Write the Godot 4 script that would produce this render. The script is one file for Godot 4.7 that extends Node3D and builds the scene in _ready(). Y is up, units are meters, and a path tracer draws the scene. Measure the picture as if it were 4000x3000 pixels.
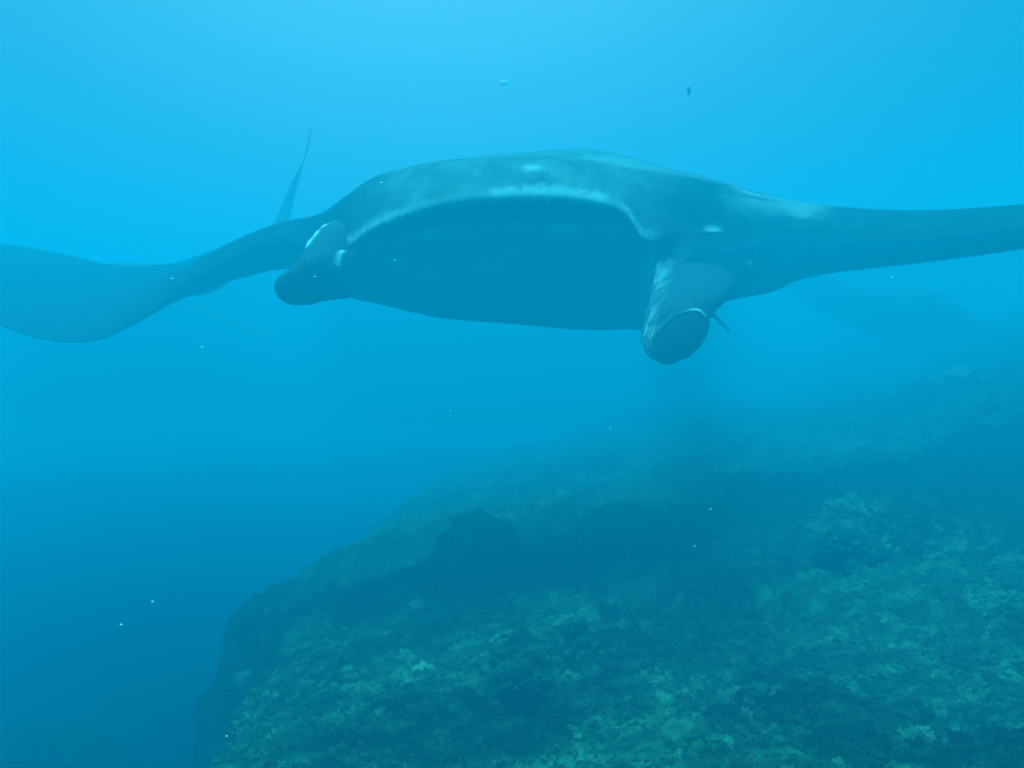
extends Node3D
# A giant manta ray gliding over a reef slope in hazy blue water. Units are metres, y is up.

var rng := RandomNumberGenerator.new()
var n_low := FastNoiseLite.new()
var n_mid := FastNoiseLite.new()
var n_fine := FastNoiseLite.new()
var n_cell := FastNoiseLite.new()


var boulder_list := [
	# x, distance, size, lift, label
	[-0.22, 4.9, Vector3(0.23, 0.20, 0.24), -0.01, "dark upright boulder standing out at the middle of the reef edge"],
	[-2.08, 6.5, Vector3(0.34, 0.26, 0.36), 0.02, "hazy outcrop boulder farthest left on top of the drop"],
	[-1.62, 5.6, Vector3(0.26, 0.16, 0.22), 0.0, "low rock with a pale ledge on the face of the drop"],
	[0.66, 4.1, Vector3(0.30, 0.12, 0.24), 0.0, "broad dark boulder half sunk in the middle of the slope"],
	[1.35, 4.2, Vector3(0.24, 0.13, 0.2), 0.0, "dark rounded boulder right of the broad half sunk one"],
	[1.35, 3.1, Vector3(0.22, 0.15, 0.2), 0.0, "dark hollowed rock in the lower right part of the slope"],
	[1.85, 3.4, Vector3(0.24, 0.17, 0.2), 0.0, "dark rock close to the right border of the picture"],
	[0.03, 2.5, Vector3(0.13, 0.10, 0.12), 0.02, "pale crusted rock at the bottom border left of the bright ledge"],
	[0.18, 2.65, Vector3(0.14, 0.06, 0.1), 0.02, "small rock carrying the bright ledge near the bottom border"],
]


func _ready() -> void:
	rng.seed = 7
	# ---------- camera ----------
	var cam := Camera3D.new()
	cam.name = "camera"
	cam.fov = 50.0
	cam.near = 0.05
	cam.far = 200.0
	var lens := CameraAttributesPhysical.new()
	lens.frustum_focal_length = 25.734
	lens.frustum_focus_distance = 1.5
	lens.exposure_aperture = 5.0
	cam.attributes = lens
	add_child(cam)
	# ---------- water light: sky, sun, exposure, haze of the water ----------
	var mat := ProceduralSkyMaterial.new()
	mat.sky_top_color = Color(0.25, 0.88, 1.0)
	mat.sky_horizon_color = Color(0.0, 0.16, 0.24)
	mat.sky_curve = 3.5
	mat.sky_energy_multiplier = 0.62
	mat.ground_bottom_color = Color(0.0, 0.30, 0.52)
	mat.ground_horizon_color = Color(0.0, 0.64, 0.86)
	mat.ground_curve = 0.12
	mat.ground_energy_multiplier = 0.3
	mat.sun_angle_max = 45.0
	mat.sun_curve = 0.05
	mat.sky_cover = surface_glow()
	mat.sky_cover_modulate = Color(0.5, 0.9, 1.0, 0.38)
	var sky := Sky.new()
	sky.sky_material = mat
	var env := Environment.new()
	env.background_mode = Environment.BG_SKY
	env.sky = sky
	env.tonemap_mode = Environment.TONE_MAPPER_LINEAR
	env.tonemap_exposure = 4.1
	env.sdfgi_enabled = true
	env.ssao_enabled = true
	env.ssil_enabled = true
	env.volumetric_fog_enabled = true
	env.volumetric_fog_density = 0.055
	env.volumetric_fog_albedo = Color(0.1, 0.82, 1.0)
	env.volumetric_fog_anisotropy = 0.0
	var we := WorldEnvironment.new()
	we.name = "water_environment"
	we.environment = env
	add_child(we)
	var sun := DirectionalLight3D.new()
	sun.name = "sun"
	sun.light_color = Color(0.30, 0.92, 0.98)
	sun.light_energy = 1.0
	sun.light_angular_distance = 30.0
	sun.shadow_enabled = true
	add_child(sun)
	sun.look_at_from_position(Vector3(-1.8, 11.0, 3.0), Vector3.ZERO)

	setup_noise()
	haze_bank("hazy_water", -0.22, 1.2, 0.10, Color(0.1, 0.80, 0.98))
	haze_bank("hazy_water", -0.42, 1.25, 0.065, Color(0.1, 0.80, 0.98))
	haze_bank("hazy_water", -0.85, 1.35, 0.035, Color(0.1, 0.80, 0.98))
	haze_bank("darkening_layer", -13.0, -1.8, 0.16, Color(0.0, 0.16, 0.48))  # absorbing layer added to darken the water low down
	build_reef()
	build_manta()
	build_far_manta()
	build_boulders()
	build_fish()
	build_specks()


# ---------------------------------------------------------------- helpers
func haze_bank(called: String, low: float, high: float, density: float, tint: Color) -> void:   # a fog layer added to grade the water's brightness
	var bank := FogVolume.new()
	bank.name = called
	bank.size = Vector3(70, high - low, 50)
	bank.position = Vector3(0, (low + high) * 0.5, -15)
	var murk := FogMaterial.new()
	murk.density = density
	murk.albedo = tint
	bank.material = murk
	add_child(bank, true)
	bank.set_meta("kind", "structure")


func surface_glow() -> ImageTexture:   # daylight coming down through the sunlit surface ahead
	var im := Image.create(256, 128, false, Image.FORMAT_RGBA8)
	var to := Vector3(-0.10, 0.62, -0.78).normalized()
	for y in 128:
		for x in 256:
			var up := PI * (0.5 - (y + 0.5) / 128.0)
			var az := TAU * (x + 0.5) / 256.0
			var d := Vector3(sin(az) * cos(up), sin(up), -cos(az) * cos(up))
			var a := acos(clampf(d.dot(to), -1.0, 1.0))
			im.set_pixel(x, y, Color(1, 1, 1, exp(-a * a / 0.22)))
	return ImageTexture.create_from_image(im)


func setup_noise() -> void:
	var k := 11
	for n: FastNoiseLite in [n_low, n_mid, n_fine, n_cell]:
		n.seed = k
		k += 17
		n.noise_type = FastNoiseLite.TYPE_SIMPLEX_SMOOTH
		n.fractal_type = FastNoiseLite.FRACTAL_NONE
		n.frequency = 1.0
	n_cell.noise_type = FastNoiseLite.TYPE_CELLULAR
	n_cell.cellular_return_type = FastNoiseLite.RETURN_DISTANCE
	n_cell.cellular_jitter = 0.95
	n_low.fractal_type = FastNoiseLite.FRACTAL_FBM
	n_low.fractal_octaves = 3
	n_fine.fractal_type = FastNoiseLite.FRACTAL_FBM
	n_fine.fractal_octaves = 3


func tag(o: Node, label: String, category: String, group := "") -> void:
	o.set_meta("label", label)
	o.set_meta("category", category)
	if group:
		o.set_meta("group", group)


func skin(rough: float, spec := 0.5) -> StandardMaterial3D:
	var m := StandardMaterial3D.new()
	m.vertex_color_use_as_albedo = true
	m.roughness = rough
	m.metallic_specular = spec
	m.cull_mode = BaseMaterial3D.CULL_DISABLED
	return m


# One growing mesh: grids of points, every grid smooth in itself.
class Hide:
	var v := PackedVector3Array()
	var n := PackedVector3Array()
	var c := PackedColorArray()
	var i := PackedInt32Array()

	func grid(p: PackedVector3Array, col: PackedColorArray, rows: int, cols: int, flip := false) -> void:
		var base := v.size()
		var nn := PackedVector3Array()
		nn.resize(p.size())
		for r in rows - 1:
			for k in cols - 1:
				var a := r * cols + k
				var b := a + 1
				var d := a + cols
				var e := d + 1
				var f := (p[e] - p[a]).cross(p[d] - p[b])
				if flip:
					f = -f
				nn[a] += f
				nn[b] += f
				nn[d] += f
				nn[e] += f
				if flip:
					i.append_array(PackedInt32Array([base + a, base + b, base + d, base + b, base + e, base + d]))
				else:
					i.append_array(PackedInt32Array([base + a, base + d, base + b, base + b, base + d, base + e]))
		# seams: first and last column at the same place share a normal
		for r in rows:
			var a := r * cols
			var b := a + cols - 1
			if p[a].distance_squared_to(p[b]) < 1e-8:
				var s := nn[a] + nn[b]
				nn[a] = s
				nn[b] = s
		for k in nn.size():
			nn[k] = nn[k].normalized() if nn[k].length_squared() > 1e-20 else Vector3.UP
		v.append_array(p)
		n.append_array(nn)
		c.append_array(col)

	func commit(called: String, m: Material, parent: Node) -> MeshInstance3D:
		var arr := []
		arr.resize(Mesh.ARRAY_MAX)
		arr[Mesh.ARRAY_VERTEX] = v
		arr[Mesh.ARRAY_NORMAL] = n
		arr[Mesh.ARRAY_COLOR] = c
		arr[Mesh.ARRAY_INDEX] = i
		var me := ArrayMesh.new()
		me.add_surface_from_arrays(Mesh.PRIMITIVE_TRIANGLES, arr)
		me.surface_set_material(0, m)
		var o := MeshInstance3D.new()
		o.name = called
		o.mesh = me
		parent.add_child(o, true)
		return o


func cr(a: Vector3, b: Vector3, c: Vector3, d: Vector3, t: float) -> Vector3:
	return 0.5 * (2.0 * b + (c - a) * t + (2.0 * a - 5.0 * b + 4.0 * c - d) * t * t + (3.0 * b - a - 3.0 * c + d) * t * t * t)


func smooth_line(p: Array, per: int) -> Array:
	var out := []
	for k in p.size() - 1:
		for s in per:
			out.append(cr(p[maxi(k - 1, 0)], p[k], p[k + 1], p[mini(k + 2, p.size() - 1)], float(s) / per))
	out.append(p[-1])
	return out


# ---------------------------------------------------------------- reef
func edge_x(t: float) -> float:   # where the reef top breaks off into the drop, by distance
	var p := [[0.0, -0.35], [2.0, -0.6], [3.5, -0.82], [5.0, -1.25], [6.4, -1.85], [7.2, -1.9], [8.5, -1.7], [10.0, -1.6], [14.0, -1.6], [40.0, -2.0]]
	for k in p.size() - 1:
		if t < p[k + 1][0]:
			return lerpf(p[k][1], p[k + 1][1], smoothstep(p[k][0], p[k + 1][0], t))
	return -2.0


func reef_base(x: float, t: float) -> float:
	var e := edge_x(t) + 0.22 * n_low.get_noise_2d(t * 0.9, 5.0)
	var top := -1.12 + 0.24 * x - 0.045 * maxf(t - 4.0, 0.0)
	if x > 1.2:
		top += 0.09 * (x - 1.2)
	top = minf(top, 1.5 - 0.04 * t)
	if x < 0.0:
		top -= 0.09 * x * x * 0.6
	var floor_y := -10.0 - 0.10 * (x + 4.0) * smoothstep(-2.0, -7.0, x) + 0.25 * n_low.get_noise_2d(x * 0.5, t * 0.5 + 40.0)
	floor_y += 6.4 * exp(-pow((x + 4.9) / 1.9, 2.0) - pow((t - 8.5) / 2.5, 2.0))
	var over := e - x
	if over > 0.0:
		top -= 2.4 * over + 0.5 * sqrt(over) * 0.6
	var k := 0.35
	return maxf(top, floor_y) + k * 0.25 * exp(-absf(top - floor_y) / k)


func dome(p: Vector3) -> float:   # rounded heads with creases between them
	var d := n_cell.get_noise_3dv(p) + 1.0
	return clampf(1.0 - d * d, 0.0, 1.0)


func reef_point(x: float, t: float, near: float) -> Vector3:
	var p := Vector3(x, reef_base(x, t), -t)
	var g := Vector3(reef_base(x - 0.1, t) - reef_base(x + 0.1, t), 0.2, reef_base(x, t + 0.1) - reef_base(x, t - 0.1)).normalized()
	var warp := Vector3(n_mid.get_noise_3dv(p * 1.6), n_mid.get_noise_3dv(p * 1.6 + Vector3(40, 0, 0)), n_mid.get_noise_3dv(p * 1.6 + Vector3(0, 40, 0))) * 0.22
	var w := p + warp
	var big := dome(w * 0.7) * 0.32
	var mid := dome(w * 2.1 + Vector3(7, 3, 1)) * 0.12
	var small := dome(w * 6.0 + Vector3(1, 9, 4)) * 0.03
	var fine := n_fine.get_noise_3dv(p * 11.0) * 0.032 * near + n_mid.get_noise_3dv(p * 33.0) * 0.010 * near
	var d := big + mid + small + fine - 0.16 + n_fine.get_noise_3dv(p * Vector3(4.0, 13.0, 10.0)) * 0.03
	return p + g * d


func reef_color(p: Vector3) -> Color:
	var a := 0.5 + 0.5 * n_low.get_noise_3dv(p * 1.3 + Vector3(0, 0, 71))  # broad patches: shade of the hollows painted into the colour
	var b := 0.5 + 0.5 * n_fine.get_noise_3dv(p * Vector3(9.0, 14.0, 9.0) + Vector3(11, 3, 0))
	var c := n_mid.get_noise_3dv(p * 3.4 + Vector3(5, 90, 1))
	var lean := Vector3(p.x, p.y - 0.3 * p.x, p.z)
	var streak := n_fine.get_noise_3dv(lean * Vector3(5.0, 26.0, 15.0) + Vector3(0, 0, 13))
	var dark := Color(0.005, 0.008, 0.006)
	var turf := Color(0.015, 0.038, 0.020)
	var light := Color(0.036, 0.094, 0.046)
	var pale := Color(0.06, 0.115, 0.07)
	b = clampf(b + 0.16 * n_mid.get_noise_3dv(p * Vector3(30.0, 44.0, 30.0)), 0.0, 1.0)
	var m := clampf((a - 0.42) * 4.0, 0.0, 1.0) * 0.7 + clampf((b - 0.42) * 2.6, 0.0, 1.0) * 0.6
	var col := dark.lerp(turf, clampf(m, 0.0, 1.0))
	var q := clampf((c - 0.42) * 4.0, 0.0, 1.0) * clampf((b - 0.45) * 4.0, 0.0, 1.0)
	col = col.lerp(light, clampf((streak - 0.05) * 2.6, 0.0, 1.0) * (0.25 + 0.6 * smoothstep(0.40, 0.6, a)))
	return col.lerp(pale, q * 0.6)


func build_reef() -> void:
	var sk := Hide.new()
	var rows := 560
	var cols := 640
	var p := PackedVector3Array()
	var c := PackedColorArray()
	for r in rows:
		var t := 0.7 * pow(34.0, float(r) / (rows - 1))
		for k in cols:
			var x := lerpf(-1.0, 1.15, float(k) / (cols - 1)) * (t + 0.8)
			var q := reef_point(x, t, 1.0)
			p.append(q)
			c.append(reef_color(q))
	sk.grid(p, c, rows, cols)
	var o := sk.commit("reef_slope", skin(0.95, 0.15), self)
	o.set_meta("kind", "structure")
	o.set_meta("label", "algae covered reef slope rising to the right and dropping off at the left")
	build_turf()


func build_turf() -> void:
	# tufts of short algae all over the slope
	var st := SurfaceTool.new()
	st.begin(Mesh.PRIMITIVE_TRIANGLES)
	for k in 4:
		var a := k * 2.1
		var at := Vector3(cos(a), 0.35 + 0.25 * (k % 3), sin(a)) * (0.0 if k == 3 else 0.017)
		var arm := 0.013 + 0.004 * (k % 2)
		var ends := [Vector3(1, 0.1, 0), Vector3(0.1, 0.2, 1), Vector3(-1, -0.1, 0.15), Vector3(0, 0.15, -1)]
		for e in 4:
			var p0: Vector3 = at + ends[e] * arm
			var p1: Vector3 = at + ends[(e + 1) % 4] * arm
			var tip := at + Vector3(0.15, 1.35 + 0.3 * (k % 2), 0.1) * arm
			var low := at - Vector3(0, 1.0, 0) * arm
			for q: Vector3 in [p0, p1, tip, p1, p0, low]:
				st.set_normal(((q - at).normalized() * 0.55 + Vector3.UP).normalized())
				st.add_vertex(q)
	var me := st.commit()
	var m := skin(0.95, 0.1)
	me.surface_set_material(0, m)
	var mm := MultiMesh.new()
	mm.transform_format = MultiMesh.TRANSFORM_3D
	mm.use_colors = true
	mm.mesh = me
	var places := []
	var shades := []
	for k in 170000:
		var t := 1.3 * pow(8.5, rng.randf())
		var x := rng.randf_range(-0.62, 0.72) * t
		var q := reef_point(x, t, 1.0)
		var grow := n_low.get_noise_3dv(q * 1.7 + Vector3(0, 30, 0))
		if grow < -0.48 + rng.randf() * 0.35:
			continue
		var s := rng.randf_range(0.2, 0.65) * (0.45 + 0.1 * t)
		var ba := Basis(Vector3.UP, rng.randf() * TAU) * Basis(Vector3.RIGHT, rng.randfn(0.0, 0.35))
		places.append(Transform3D(ba.scaled(Vector3(s, s * rng.randf_range(0.6, 1.2), s)), q - Vector3(0, 0.011 * s, 0)))
		var g := rng.randf()
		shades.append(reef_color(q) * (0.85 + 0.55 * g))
	for k in 30000:   # more of it where the slope turns down into the drop
		var t := 2.2 * pow(4.0, rng.randf())
		var q := reef_point(edge_x(t) + rng.randf_range(-0.9, 0.25), t, 1.0)
		var s := rng.randf_range(0.25, 0.7) * (0.5 + 0.1 * t)
		places.append(Transform3D(Basis(Vector3.UP, rng.randf() * TAU).scaled(Vector3.ONE * s), q))
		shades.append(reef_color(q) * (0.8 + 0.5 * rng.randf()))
	for b: Array in boulder_list:
		for k in 2600:
			var d := Vector3(rng.randfn(), absf(rng.randfn()), rng.randfn()).normalized()
			var q: Vector3 = rock_point(d, Vector3(b[0], 0.0, -b[1]), b[2]) + rock_place(b)
			var s: float = rng.randf_range(0.2, 0.6) * (0.45 + 0.1 * b[1])
			places.append(Transform3D(Basis(Vector3.UP, rng.randf() * TAU).scaled(Vector3.ONE * s), q))
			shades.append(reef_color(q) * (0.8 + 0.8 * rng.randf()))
	mm.instance_count = places.size()
	for k in places.size():
		mm.set_instance_transform(k, places[k])
		mm.set_instance_color(k, shades[k])
	var o := MultiMeshInstance3D.new()
	o.name = "algae_turf"
	o.multimesh = mm
	add_child(o)
	tag(o, "short green algae turf growing all over the reef slope", "algae")
	o.set_meta("kind", "stuff")


# ---------------------------------------------------------------- manta ray
# A station is [place along the span, top, upper lip, lower lip, bottom, trailing edge, back, belly, mouth]
func wing(s: float, le: Vector3, te: Vector3, th: float) -> Array:
	var ch := te - le
	var nn := Vector3(1, 0, 0.15).cross(ch).normalized()
	if nn.y < 0:
		nn = -nn
	return [s, le + ch * 0.28 + nn * th, le + ch * 0.04 + nn * th * 0.46, le + ch * 0.04 - nn * th * 0.46, le + ch * 0.28 - nn * th, te, le + ch * 0.66 + nn * th * 0.55, le + ch * 0.66 - nn * th * 0.55, ch.length() * 0.035]


func build_manta() -> void:
	var root := Node3D.new()
	root.name = "manta_ray"
	root.position = Vector3(0.2, 0.55, -4.0)
	add_child(root)
	tag(root, "large dark manta ray gliding towards the camera with open mouth and pale shoulder patches", "manta ray")
	var st := [
		wing(-420, Vector3(-4.427, 0.086, -0.928), Vector3(-4.658, 0.145, -1.163), 0.009),
		wing(-250, Vector3(-3.444, -0.025, -0.256), Vector3(-4.488, 0.394, -1.425), 0.017),
		wing(-80, Vector3(-2.954, -0.175, -0.130), Vector3(-3.939, 0.394, -1.425), 0.030),
		wing(60, Vector3(-2.567, -0.314, -0.025), Vector3(-3.436, 0.351, -1.350), 0.038),
		wing(190, Vector3(-2.219, -0.348, 0.080), Vector3(-2.936, 0.249, -1.200), 0.043),
		wing(300, Vector3(-1.929, -0.251, 0.185), Vector3(-2.517, 0.144, -1.050), 0.051),
		wing(400, Vector3(-1.672, -0.113, 0.290), Vector3(-2.088, 0.127, -0.825), 0.068),
		wing(500, Vector3(-1.435, -0.005, 0.374), Vector3(-1.738, 0.170, -0.750), 0.089),
		wing(600, Vector3(-1.213, 0.056, 0.437), Vector3(-1.425, 0.211, -0.675), 0.106),
		[690, Vector3(-1.065, 0.214, 0.300), Vector3(-1.007, 0.050, 0.550), Vector3(-1.007, -0.027, 0.550), Vector3(-1.065, -0.073, 0.300), Vector3(-1.051, 0.242, -0.950), Vector3(-1.130, 0.319, -0.400), Vector3(-1.105, 0.018, -0.400), 0.02],
		[760, Vector3(-0.900, 0.283, 0.400), Vector3(-0.838, -0.025, 0.880), Vector3(-0.832, -0.191, 0.860), Vector3(-0.852, -0.193, 0.650), Vector3(-0.723, 0.236, -1.000), Vector3(-0.883, 0.413, -0.400), Vector3(-0.833, -0.081, -0.400), -0.12],
		[830, Vector3(-0.751, 0.355, 0.450), Vector3(-0.692, 0.039, 0.940), Vector3(-0.688, -0.227, 0.900), Vector3(-0.720, -0.225, 0.650), Vector3(-0.359, 0.229, -1.050), Vector3(-0.635, 0.549, -0.400), Vector3(-0.635, -0.118, -0.400), -0.26],
		[950, Vector3(-0.507, 0.391, 0.500), Vector3(-0.463, 0.097, 1.000), Vector3(-0.467, -0.276, 0.920), Vector3(-0.490, -0.272, 0.650), Vector3(0.012, 0.194, -1.100), Vector3(-0.335, 0.604, -0.300), Vector3(-0.314, -0.143, -0.400), -0.32],
		[1100, Vector3(-0.212, 0.405, 0.500), Vector3(-0.210, 0.120, 1.030), Vector3(-0.205, -0.299, 0.950), Vector3(-0.202, -0.293, 0.650), Vector3(0.362, 0.158, -1.150), Vector3(-0.071, 0.624, -0.250), Vector3(0.033, -0.160, -0.400), -0.34],
		[1250, Vector3(0.083, 0.390, 0.500), Vector3(0.031, 0.111, 1.040), Vector3(0.041, -0.322, 0.960), Vector3(0.071, -0.316, 0.650), Vector3(0.601, 0.135, -1.200), Vector3(0.175, 0.632, -0.200), Vector3(0.280, -0.193, -0.400), -0.34],
		[1350, Vector3(0.273, 0.355, 0.550), Vector3(0.199, 0.070, 1.030), Vector3(0.208, -0.324, 0.960), Vector3(0.250, -0.316, 0.650), Vector3(0.776, 0.121, -1.200), Vector3(0.376, 0.601, -0.200), Vector3(0.462, -0.213, -0.300), -0.28],
		[1410, Vector3(0.381, 0.323, 0.600), Vector3(0.292, -0.020, 1.000), Vector3(0.304, -0.312, 0.970), Vector3(0.349, -0.313, 0.700), Vector3(0.912, 0.129, -1.150), Vector3(0.541, 0.544, -0.200), Vector3(0.607, -0.201, -0.300), -0.12],
		[1490, Vector3(0.534, 0.300, 0.600), Vector3(0.456, 0.045, 0.880), Vector3(0.456, -0.095, 0.880), Vector3(0.536, -0.240, 0.500), Vector3(1.060, 0.158, -1.050), Vector3(0.754, 0.497, -0.200), Vector3(0.754, -0.162, -0.200), 0.02],
		[1570, Vector3(0.700, 0.283, 0.550), Vector3(0.648, 0.070, 0.750), Vector3(0.648, -0.058, 0.750), Vector3(0.713, -0.189, 0.500), Vector3(1.271, 0.192, -0.900), Vector3(0.966, 0.436, -0.200), Vector3(0.966, -0.103, -0.200), 0.03],
		[1650, Vector3(0.870, 0.250, 0.500), Vector3(0.834, 0.105, 0.620), Vector3(0.834, -0.009, 0.620), Vector3(0.901, -0.142, 0.400), Vector3(1.457, 0.231, -0.800), Vector3(1.202, 0.370, -0.200), Vector3(1.179, -0.055, -0.200), 0.03],
		wing(1760, Vector3(1.032, 0.033, 0.650), Vector3(1.686, 0.281, -0.700), 0.150),
		wing(1880, Vector3(1.192, 0.007, 0.800), Vector3(1.935, 0.271, -0.500), 0.120),
		wing(2010, Vector3(1.350, -0.011, 0.950), Vector3(2.203, 0.271, -0.300), 0.100),
		wing(2212, Vector3(1.572, -0.009, 1.150), Vector3(2.552, 0.258, 0.000), 0.080),
		wing(2450, Vector3(1.802, 0.000, 1.350), Vector3(2.740, 0.236, 0.500), 0.050),
		wing(2750, Vector3(2.110, 0.054, 1.500), Vector3(2.758, 0.225, 1.000), 0.030),
		wing(3000, Vector3(2.409, 0.138, 1.550), Vector3(2.476, 0.159, 1.500), 0.010),
	]
	var sk := Hide.new()
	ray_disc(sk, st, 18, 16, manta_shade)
	# the cephalic fin on the near side: a rolled sleeve hanging from the corner of the mouth, dark inside its end
	fin(sk, [
		[Vector3(0.560, -0.060, 0.660), Vector3(0.185, -0.020, -0.120), Vector3(0.000, -0.130, -0.020)],
		[Vector3(0.480, -0.165, 0.930), Vector3(0.160, 0.000, -0.080), Vector3(0.008, -0.085, 0.060)],
		[Vector3(0.400, -0.275, 1.130), Vector3(0.128, 0.028, -0.030), Vector3(0.020, -0.066, 0.010)],
		[Vector3(0.330, -0.366, 1.300), Vector3(0.103, 0.049, 0.000), Vector3(0.036, -0.067, -0.060)],
		[Vector3(0.330, -0.398, 1.380), Vector3(0.088, 0.066, 0.000), Vector3(0.043, -0.056, -0.020)],
		[Vector3(0.332, -0.402, 1.400), Vector3(0.080, 0.066, 0.000), Vector3(0.041, -0.051, 0.000)],
		[Vector3(0.332, -0.402, 1.400), Vector3(0.070, 0.058, 0.000), Vector3(0.035, -0.044, 0.000)],
		[Vector3(0.334, -0.402, 1.412), Vector3(0.045, 0.038, 0.000), Vector3(0.024, -0.030, 0.000)],
		[Vector3(0.334, -0.402, 1.416), Vector3(0.002, 0.002, 0.000), Vector3(0.002, -0.002, 0.000)],
	], near_fin_shade)
	fin(sk, [
		[Vector3(-0.860, 0.100, 0.520), Vector3(0.080, 0.000, 0.000), Vector3(0.000, -0.040, -0.060)],
		[Vector3(-0.880, 0.020, 0.780), Vector3(0.075, -0.010, 0.000), Vector3(0.000, -0.040, -0.070)],
		[Vector3(-0.893, -0.082, 0.960), Vector3(0.072, -0.010, 0.000), Vector3(0.000, -0.030, -0.090)],
		[Vector3(-0.887, -0.156, 1.050), Vector3(0.076, 0.000, 0.000), Vector3(0.000, -0.020, -0.100)],
		[Vector3(-0.887, -0.203, 1.050), Vector3(0.050, 0.000, 0.000), Vector3(0.000, -0.017, -0.070)],
	], far_fin_shade)
	fin(sk, [
		[Vector3(-0.759, -0.112, 0.750), Vector3(0.000, -0.073, 0.000), Vector3(0.007, 0.000, -0.100)],
		[Vector3(-0.814, -0.143, 0.950), Vector3(0.000, -0.086, 0.000), Vector3(0.007, 0.000, -0.120)],
		[Vector3(-0.869, -0.169, 1.070), Vector3(0.000, -0.086, 0.000), Vector3(0.007, 0.000, -0.120)],
		[Vector3(-0.920, -0.201, 1.160), Vector3(0.000, -0.075, 0.000), Vector3(0.006, 0.000, -0.100)],
		[Vector3(-0.956, -0.226, 1.220), Vector3(0.000, -0.053, 0.000), Vector3(0.006, 0.000, -0.080)],
		[Vector3(-0.979, -0.228, 1.240), Vector3(0.000, -0.028, 0.000), Vector3(0.006, 0.000, -0.040)],
		[Vector3(-0.988, -0.228, 1.250), Vector3(0.000, -0.002, 0.000), Vector3(0.002, 0.000, -0.002)],
	], plain_fin_shade)
	tail(sk, [Vector3(0.55, 0.13, -0.8), Vector3(0.758, 0.108, -1.100), Vector3(0.944, 0.059, -1.300), Vector3(1.111, -0.051, -1.500), Vector3(1.339, -0.186, -1.800)], 0.05, 0.008, Color(0.02, 0.024, 0.026))
	sk.commit("body", skin(0.9, 0.12), root)
	# eye on the near side of the head
	var es := Hide.new()
	blob(es, Vector3.ZERO, Vector3(0.030, 0.036, 0.030), Color(0.012, 0.013, 0.014), 12, 16, 0.0)
	var eye := es.commit("eye", skin(0.45, 0.3), root)
	eye.position = Vector3(0.745, -0.095, 0.735)


func ray_disc(sk: Hide, st: Array, per_span: int, per_loop: int, shade: Callable) -> void:
	var loops := []
	for s: Array in st:
		var tp: Vector3 = s[1]
		var u: Vector3 = s[2]
		var l: Vector3 = s[3]
		var bt: Vector3 = s[4]
		var te: Vector3 = s[5]
		var bk: Vector3 = s[6]
		var be: Vector3 = s[7]
		var md: float = s[8]
		var ahead := (u + l) * 0.5 - (tp + bt) * 0.5
		ahead = ahead.normalized()
		var thick := (tp - bt).length()
		var f := tp.lerp(u, 0.52) + (ahead * 0.12 + Vector3.UP * 0.12) * thick * (1.0 if md < 0.0 else 0.6)
		var g := l.lerp(bt, 0.5) + ahead * 0.012 - Vector3.UP * 0.004 if md < -0.1 else l.lerp(bt, 0.5) + (ahead * 0.08 - Vector3.UP * 0.10) * thick * (1.0 if md < 0.0 else 0.8)
		var mid := (u + l) * 0.5
		var m := mid + ahead * md
		var flat := Vector3(ahead.x, 0.0, ahead.z).normalized()
		m = mid + flat * md * 1.1 if md < 0.0 else m
		var rf := u + flat * md * 0.9 - Vector3.UP * (0.03 if md < -0.3 else 0.0)
		var fl := l + flat * md * 0.72
		if md > 0.0:
			rf = u.lerp(m, 0.5) + ahead * md * 0.22 + (u - l) * 0.06
			fl = l.lerp(m, 0.5) + ahead * md * 0.22 - (u - l) * 0.06
		loops.append([te, te.lerp(bk, 0.5) + (bk - te).length() * 0.02 * Vector3.UP, bk, tp, f, u, rf, m, fl, l, g, bt, be, te.lerp(be, 0.5), te])
	var nctl: int = loops[0].size()
	var cols := (nctl - 1) * per_loop + 1
	var dense := []
	for lp: Array in loops:
		dense.append(smooth_line(lp, per_loop))
	var p := PackedVector3Array()
	var c := PackedColorArray()
	var rows := (st.size() - 1) * per_span + 1
	for r in rows:
		var k := mini(r / per_span, st.size() - 2)
		var t := float(r - k * per_span) / per_span
		var d0: Array = dense[maxi(k - 1, 0)]
		var d1: Array = dense[k]
		var d2: Array = dense[k + 1]
		var d3: Array = dense[mini(k + 2, st.size() - 1)]
		var s := lerpf(st[k][0], st[k + 1][0], t)
		for j in cols:
			var q := cr(d0[j], d1[j], d2[j], d3[j], t)
			p.append(q)
			c.append(shade.call(s, float(j) / per_loop, q))
	sk.grid(p, c, rows, cols)


func bump(x: float, a: float, b: float, soft: float) -> float:
	return smoothstep(a - soft, a + soft, x) * (1.0 - smoothstep(b - soft, b + soft, x))


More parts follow.
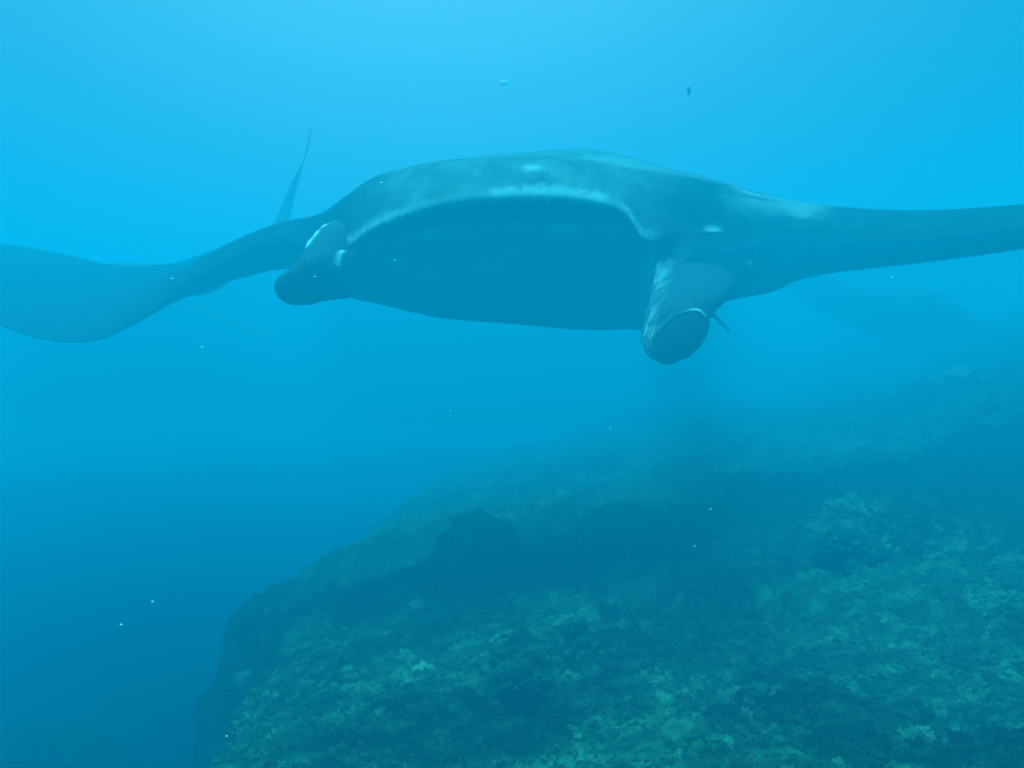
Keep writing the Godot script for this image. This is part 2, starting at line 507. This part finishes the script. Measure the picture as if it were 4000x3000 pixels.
# loop place: 0 trailing edge, 2 back, 3 top, 4 forehead, 5 upper lip, 7 mouth, 9 lower lip, 10 throat, 11 bottom, 12 belly, 14 trailing edge
func manta_shade(s: float, j: float, q: Vector3) -> Color:
	var back := Color(0.016, 0.022, 0.022).lerp(Color(0.085, 0.105, 0.095), bump(s, 830.0, 1420.0, 90.0))  # light on the head top painted into the back colour
	var belly := Color(0.10, 0.13, 0.14)
	var shaded_roof := Color(0.015, 0.02, 0.022)  # shade under the palate painted into the colour
	var inner := Color(0.17, 0.205, 0.21)  # back of the mouth painted lighter against the unlit cavity
	var pale := Color(0.62, 0.66, 0.62)
	var soft := n_fine.get_noise_3dv(q * 7.0)
	var fine := n_fine.get_noise_3dv(q * 60.0)
	var w := (8.6 if s < 700.0 else 7.2) + 0.2 * soft
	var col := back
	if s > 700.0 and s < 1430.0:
		col = back.lerp(shaded_roof, smoothstep(4.9, 5.2, j)).lerp(inner, smoothstep(5.85, 6.1, j)).lerp(belly, smoothstep(8.8, 9.3, j))
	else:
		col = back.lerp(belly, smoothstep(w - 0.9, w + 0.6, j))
	col *= 1.0 + 0.65 * soft + 0.4 * fine
	# pale shoulder patches on the back
	var edge := 25.0 * soft
	var patch := bump(s + edge, 1590.0, 1760.0, 45.0) * bump(j + 0.4 * soft, 2.75, 4.55, 0.35)
	patch += 0.45 * bump(s + edge, 1270.0, 1600.0, 60.0) * bump(j, 2.45, 2.9, 0.2)
	patch += 0.75 * bump(s + edge, 695.0, 770.0, 25.0) * bump(j + 0.3 * soft, 2.3, 3.2, 0.3)
	# white scuffed rim of the upper lip
	var rim := bump(j, 4.78, 5.12, 0.1)
	var rubbed := bump(s, 1060.0, 1310.0, 14.0) * bump(j + 0.16 * n_fine.get_noise_3dv(q * 22.0), 4.74, 5.06, 0.08) * (0.8 + 0.3 * n_fine.get_noise_3dv(q * 24.0))
	rubbed += rim * (0.5 * bump(s, 745.0, 890.0, 30.0) + 0.75 * bump(s, 1335.0, 1425.0, 20.0)) * smoothstep(-0.12, 0.25, fine + 0.1)
	# scar on the forehead, pale speck behind the eye
	var scar := bump(s, 1134.0, 1166.0, 16.0) * bump(j + 0.3 * soft * 0.1, 4.33, 4.37, 0.05)
	scar += 0.5 * bump(s, 1530.0, 1556.0, 10.0) * bump(j, 5.0, 5.5, 0.2)
	# paler ridge where the palate ends in the throat
	var lower := 0.35 * bump(s, 860.0, 1330.0, 60.0) * bump(j, 5.9, 6.25, 0.12) * (1.0 + 2.0 * soft)
	var amount := clampf(patch * 0.28 + rubbed * 0.42 + 0.16 * rim * bump(s, 745.0, 1425.0, 20.0) + scar + lower, 0.0, 1.0)
	return col.lerp(pale, amount)


func near_fin_shade(r: float, a: float, q: Vector3) -> Color:   # r ring number, a angle 0..1
	var fine := n_fine.get_noise_3dv(q * 60.0)
	var outer := Color(0.036, 0.048, 0.053)
	var dark := Color(0.022, 0.028, 0.03)
	var pale := Color(0.66, 0.70, 0.66)
	var col := outer if r < 4.9 else dark
	col *= 1.0 + 0.15 * fine
	var left := bump(a, 0.45, 0.68, 0.05)
	var amount := left * bump(r, 0.4, 4.6, 0.4) * smoothstep(-0.25, 0.2, fine) * (0.25 + 0.3 * smoothstep(2.0, 3.5, r))
	amount = maxf(amount, bump(a, 0.68, 0.99, 0.04) * bump(r, 4.45, 5.2, 0.2))
	return col.lerp(pale, clampf(amount, 0.0, 1.0))


func far_fin_shade(r: float, a: float, q: Vector3) -> Color:
	var col := Color(0.04, 0.05, 0.052)
	var pale := Color(0.66, 0.70, 0.68)
	var amount := bump(a, 0.45, 0.66, 0.03) * bump(r, 0.2, 2.0, 0.2)
	return col.lerp(pale, clampf(amount * 0.9, 0.0, 1.0))


func plain_fin_shade(r: float, a: float, q: Vector3) -> Color:
	var fine := n_fine.get_noise_3dv(q * 60.0)
	var col := Color(0.035, 0.045, 0.05) * (1.0 + 0.2 * fine)
	var amount := bump(r, 0.95, 1.1, 0.12) * bump(a, 0.50, 0.78, 0.05)
	return col.lerp(Color(0.8, 0.84, 0.82), clampf(amount, 0.0, 1.0))


func fin(sk: Hide, rings: Array, shade: Callable) -> void:
	var per := 7
	var around := 40
	var p := PackedVector3Array()
	var c := PackedColorArray()
	var line := [[], [], []]
	for r: Array in rings:
		for k in 3:
			line[k].append(r[k])
	var ce := smooth_line(line[0], per)
	var ax := smooth_line(line[1], per)
	var bx := smooth_line(line[2], per)
	for r in ce.size():
		for k in around + 1:
			var a := TAU * k / around
			var q: Vector3 = ce[r] + ax[r] * cos(a) + bx[r] * sin(a)
			q += (q - Vector3(ce[r])) * 0.10 * n_fine.get_noise_3dv(q * 11.0)
			p.append(q)
			c.append(shade.call(float(r) / per, float(k) / around, q))
	sk.grid(p, c, ce.size(), around + 1)


func tail(sk: Hide, pts: Array, r0: float, r1: float, col: Color) -> void:
	var ce := smooth_line(pts, 8)
	var p := PackedVector3Array()
	var c := PackedColorArray()
	for r in ce.size():
		var d: Vector3 = ce[mini(r + 1, ce.size() - 1)] - ce[maxi(r - 1, 0)]
		var s := d.cross(Vector3.UP).normalized()
		var u := s.cross(d).normalized()
		var w := float(r) / (ce.size() - 1)
		var rad := lerpf(r0, r1, sqrt(w)) * (0.02 if r == ce.size() - 1 else 1.0)
		for k in 13:
			var a := TAU * k / 12
			p.append(ce[r] + (s * cos(a) + u * sin(a)) * rad)
			c.append(col)
	sk.grid(p, c, ce.size(), 13)


func blob(sk: Hide, at: Vector3, size: Vector3, col: Color, rows: int, cols: int, rough: float, tint := Color(0, 0, 0, 0)) -> void:
	var p := PackedVector3Array()
	var c := PackedColorArray()
	for r in rows + 1:
		var la := PI * r / rows
		for k in cols + 1:
			var lo := TAU * (k % cols) / cols
			var d := Vector3(sin(la) * cos(lo), cos(la), sin(la) * sin(lo))
			var w := d * size
			var h := 1.0
			if rough > 0.0:
				var s := at * 3.1 + w / size.length() * 3.0
				h += rough * (absf(n_mid.get_noise_3dv(s * 0.6)) * 0.8 - 0.2 + 0.25 * absf(n_mid.get_noise_3dv(s * 1.5)) + 0.10 * n_fine.get_noise_3dv(s * 2.5))
			p.append(at + w * h)
			c.append(col.lerp(tint, tint.a * smoothstep(-0.05, 0.4, n_fine.get_noise_3dv((at + w) * 11.0))) if tint.a > 0.0 else col)
	sk.grid(p, c, rows + 1, cols + 1, true)


# ---------------------------------------------------------------- second manta, farther away
func build_far_manta() -> void:
	var root := Node3D.new()
	root.name = "manta_ray"
	root.position = Vector3(-2.50, 0.78, -5.8)
	root.scale = Vector3.ONE * 0.88
	add_child(root, true)
	tag(root, "faint second manta ray behind the left wing, its raised wing tip and thin tail showing", "manta ray")
	var st := [
		wing(-6, Vector3(-1.75, -0.42, -0.30), Vector3(-1.76, -0.42, -0.25), 0.008),
		wing(-4, Vector3(-1.25, -0.34, -0.45), Vector3(-1.35, -0.32, 0.05), 0.03),
		wing(-2, Vector3(-0.65, -0.20, -0.55), Vector3(-0.75, -0.18, 0.35), 0.07),
		wing(-1, Vector3(-0.28, 0.0, -0.70), Vector3(-0.30, 0.0, 0.42), 0.11),
		wing(0, Vector3(0.0, 0.0, -0.72), Vector3(0.0, -0.01, 0.45), 0.13),
		wing(1, Vector3(0.28, 0.02, -0.70), Vector3(0.30, 0.02, 0.42), 0.11),
		wing(2, Vector3(0.58, 0.22, -0.50), Vector3(0.62, 0.14, 0.35), 0.07),
		wing(4, Vector3(0.84, 0.38, -0.25), Vector3(1.03, 0.30, 0.15), 0.04),
		wing(5, Vector3(1.02, 0.70, -0.12), Vector3(1.14, 0.64, 0.10), 0.022),
		wing(6, Vector3(1.165, 0.95, -0.08), Vector3(1.20, 0.93, 0.06), 0.012),
		wing(7, Vector3(1.235, 1.15, 0.0), Vector3(1.24, 1.15, 0.04), 0.005),
	]
	var sk := Hide.new()
	ray_disc(sk, st, 8, 3, far_manta_shade)
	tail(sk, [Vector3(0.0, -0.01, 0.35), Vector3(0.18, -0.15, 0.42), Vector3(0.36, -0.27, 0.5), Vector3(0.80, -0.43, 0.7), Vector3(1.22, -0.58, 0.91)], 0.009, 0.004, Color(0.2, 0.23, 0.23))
	sk.commit("body", skin(0.9, 0.12), root)
	# a third one, so far off that it is only a darker shape in the haze
	var third: Node3D = root.duplicate()
	third.name = "manta_ray"
	third.position = Vector3(5.1, 0.74, -10.6)
	third.rotation = Vector3(0.25, 2.6, 0.1)
	third.scale = Vector3.ONE * 1.6
	add_child(third, true)
	tag(third, "barely visible third manta ray, a dark shape in the haze below the right wing", "manta ray")


func far_manta_shade(_s: float, j: float, _q: Vector3) -> Color:
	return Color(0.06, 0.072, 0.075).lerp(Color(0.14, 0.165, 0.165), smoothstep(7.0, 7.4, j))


# ---------------------------------------------------------------- rocks and coral heads on the slope
func build_boulders() -> void:
	for b: Array in boulder_list:
		var sk := Hide.new()
		rock(sk, Vector3(b[0], 0.0, -b[1]), b[2])
		var o := sk.commit("boulder", skin(0.95, 0.15), self)
		o.position = rock_place(b)
		tag(o, b[4], "boulder", "boulders on the reef slope")
	var heads := [
		[-0.24, 2.75, 0.045, "small round pale green coral head alone on the dark slope at bottom centre"],
		[-1.45, 5.4, 0.10, "pale flat coral on the ledge of the drop at the left"],
		[-0.40, 3.9, 0.05, "tiny pale coral left of the broad dark boulder"],
		[0.70, 3.9, 0.06, "pale coral head on top of the broad dark boulder"],
		[3.45, 6.2, 0.12, "pale coral patch at the upper right edge of the slope"],
		[2.1, 5.2, 0.09, "pale coral head amid green turf right of the slope's centre"],
	]
	for h in heads:
		var sk := Hide.new()
		var s: float = h[2]
		for k in 7:
			var a := k * 2.4
			var d := s * 0.75 * sqrt(k / 7.0)
			blob(sk, Vector3(cos(a) * d, s * 0.15 - d * 0.25, sin(a) * d), Vector3.ONE * s * (0.5 - 0.03 * k), Color(0.09, 0.15, 0.09), 10, 14, 0.4)
		var o := sk.commit("coral_head", skin(0.95, 0.1), self)
		var q := reef_point(h[0], h[1], 1.0)
		o.position = q + Vector3(0, s * 0.2, 0)
		tag(o, h[3], "coral", "coral heads on the reef slope")


func rock_place(b: Array) -> Vector3:
	return Vector3(b[0], reef_point(b[0], b[1], 1.0).y + b[3], -b[1])


func rock_point(d: Vector3, off: Vector3, size: Vector3) -> Vector3:
	var w := d * size + off
	var h := dome(w * 3.0) * 0.13 + dome(w * 7.0) * 0.05 - 0.13 + n_fine.get_noise_3dv(w * 9.0) * 0.05 + n_mid.get_noise_3dv(w * 30.0) * 0.010
	return d * size + d * h


func rock(sk: Hide, off: Vector3, size: Vector3) -> void:
	var rows := 64
	var cols := 96
	var p := PackedVector3Array()
	var c := PackedColorArray()
	for r in rows + 1:
		var la := PI * r / rows
		for k in cols + 1:
			var lo := TAU * (k % cols) / cols
			var d := Vector3(sin(la) * cos(lo), cos(la), sin(la) * sin(lo))
			var q := rock_point(d, off, size)
			p.append(q)
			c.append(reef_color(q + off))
	sk.grid(p, c, rows + 1, cols + 1, true)


# ---------------------------------------------------------------- two small fish
func build_fish() -> void:
	fish("reef_fish", Vector3(0.773, 1.280, -3.6), 0.062, 1.25, Color(0.02, 0.025, 0.03), Color(0.02, 0.025, 0.03), "small dark fish hanging in the open water above the manta ray's back")
	fish("reef_fish", Vector3(-0.035, 1.28, -3.5), 0.038, 0.5, Color(0.75, 0.72, 0.5), Color(0.75, 0.72, 0.5), "small yellow fish high in the bright water left of the dark one")


func fish(called: String, at: Vector3, size: float, turn: float, top: Color, fins: Color, label: String) -> void:
	var root := Node3D.new()
	root.name = called
	root.position = at
	root.rotation.y = turn
	add_child(root, true)
	tag(root, label, "fish")
	var sk := Hide.new()
	var prof := [[-0.5, 0.01, 0.0], [-0.42, 0.11, 0.0], [-0.25, 0.22, 0.0], [0.0, 0.27, 0.0], [0.25, 0.19, 0.0], [0.42, 0.08, 0.0], [0.5, 0.05, 0.0]]
	var p := PackedVector3Array()
	var c := PackedColorArray()
	for r in prof:
		for k in 13:
			var a := TAU * k / 12
			p.append(Vector3(r[0], r[1] * sin(a), r[1] * 0.42 * cos(a)) * size)
			c.append(top)
	sk.grid(p, c, prof.size(), 13)
	sk.commit("body", skin(0.5), root)
	for f in [["tail_fin", [Vector3(0.46, 0.04, 0), Vector3(0.8, 0.24, 0), Vector3(0.7, 0.0, 0), Vector3(0.46, -0.04, 0), Vector3(0.8, -0.24, 0)], [[0, 1, 2], [0, 2, 3], [3, 2, 4]]], ["dorsal_fin", [Vector3(-0.2, 0.22, 0), Vector3(-0.05, 0.36, 0), Vector3(0.3, 0.28, 0), Vector3(0.35, 0.12, 0)], [[0, 1, 2], [0, 2, 3]]]]:
		var st := SurfaceTool.new()
		st.begin(Mesh.PRIMITIVE_TRIANGLES)
		for side in [1.0, -1.0]:
			for tri in f[2]:
				for q in (tri if side > 0 else [tri[0], tri[2], tri[1]]):
					st.set_color(fins)
					st.add_vertex((f[1][q] + Vector3(0, 0, side * 0.012)) * size)
		st.generate_normals()
		var o := MeshInstance3D.new()
		o.name = f[0]
		o.mesh = st.commit()
		o.mesh.surface_set_material(0, skin(0.5))
		root.add_child(o, true)


# ---------------------------------------------------------------- drifting specks
func build_specks() -> void:
	var list := [
		[Vector3(-0.990, 0.306, -2.4), 0.0040, "pale drifting speck before the fold of the left wing"],
		[Vector3(-0.455, 0.247, -1.9), 0.0024, "pale drifting speck before the rolled fin left of the mouth"],
		[Vector3(-0.269, 0.415, -1.7), 0.0028, "bright drifting speck before the top left of the manta's head"],
		[Vector3(-0.256, 0.270, -1.8), 0.0022, "pale drifting speck before the left part of the open mouth"],
		[Vector3(-0.949, -0.585, -2.0), 0.0032, "bright drifting speck alone in the dark water at lower left"],
		[Vector3(-0.762, -0.941, -2.2), 0.0028, "pale drifting speck low before the foot of the drop"],
		[Vector3(0.250, -0.113, -2.1), 0.0024, "pale drifting speck over the reef edge right of centre"],
		[Vector3(1.017, 0.284, -2.2), 0.0032, "pale drifting speck below the right wing"],
		[Vector3(-0.903, 0.107, -2.4), 0.0036, "faint drifting speck below the left wing's lowest curve"],
		[Vector3(-0.172, -0.076, -2.3), 0.0024, "faint drifting speck in open water at the picture's centre"],
		[Vector3(0.482, -0.304, -2.0), 0.0024, "pale drifting speck before the upper middle of the slope"],
		[Vector3(0.421, -0.374, -1.9), 0.0020, "pale drifting speck just below another before the slope"],
		[Vector3(-1.134, -0.688, -2.6), 0.0040, "faint drifting speck right of the bright one at lower left"],
	]
	for b in list:
		var sk := Hide.new()
		var s: float = b[1]
		blob(sk, Vector3.ZERO, Vector3(s, s * 0.8, s * 0.7), Color(0.75, 0.78, 0.75), 6, 8, 0.6)
		var o := sk.commit("drifting_speck", skin(0.8), self)
		o.position = b[0]
		tag(o, b[2], "speck", "specks drifting in the water")
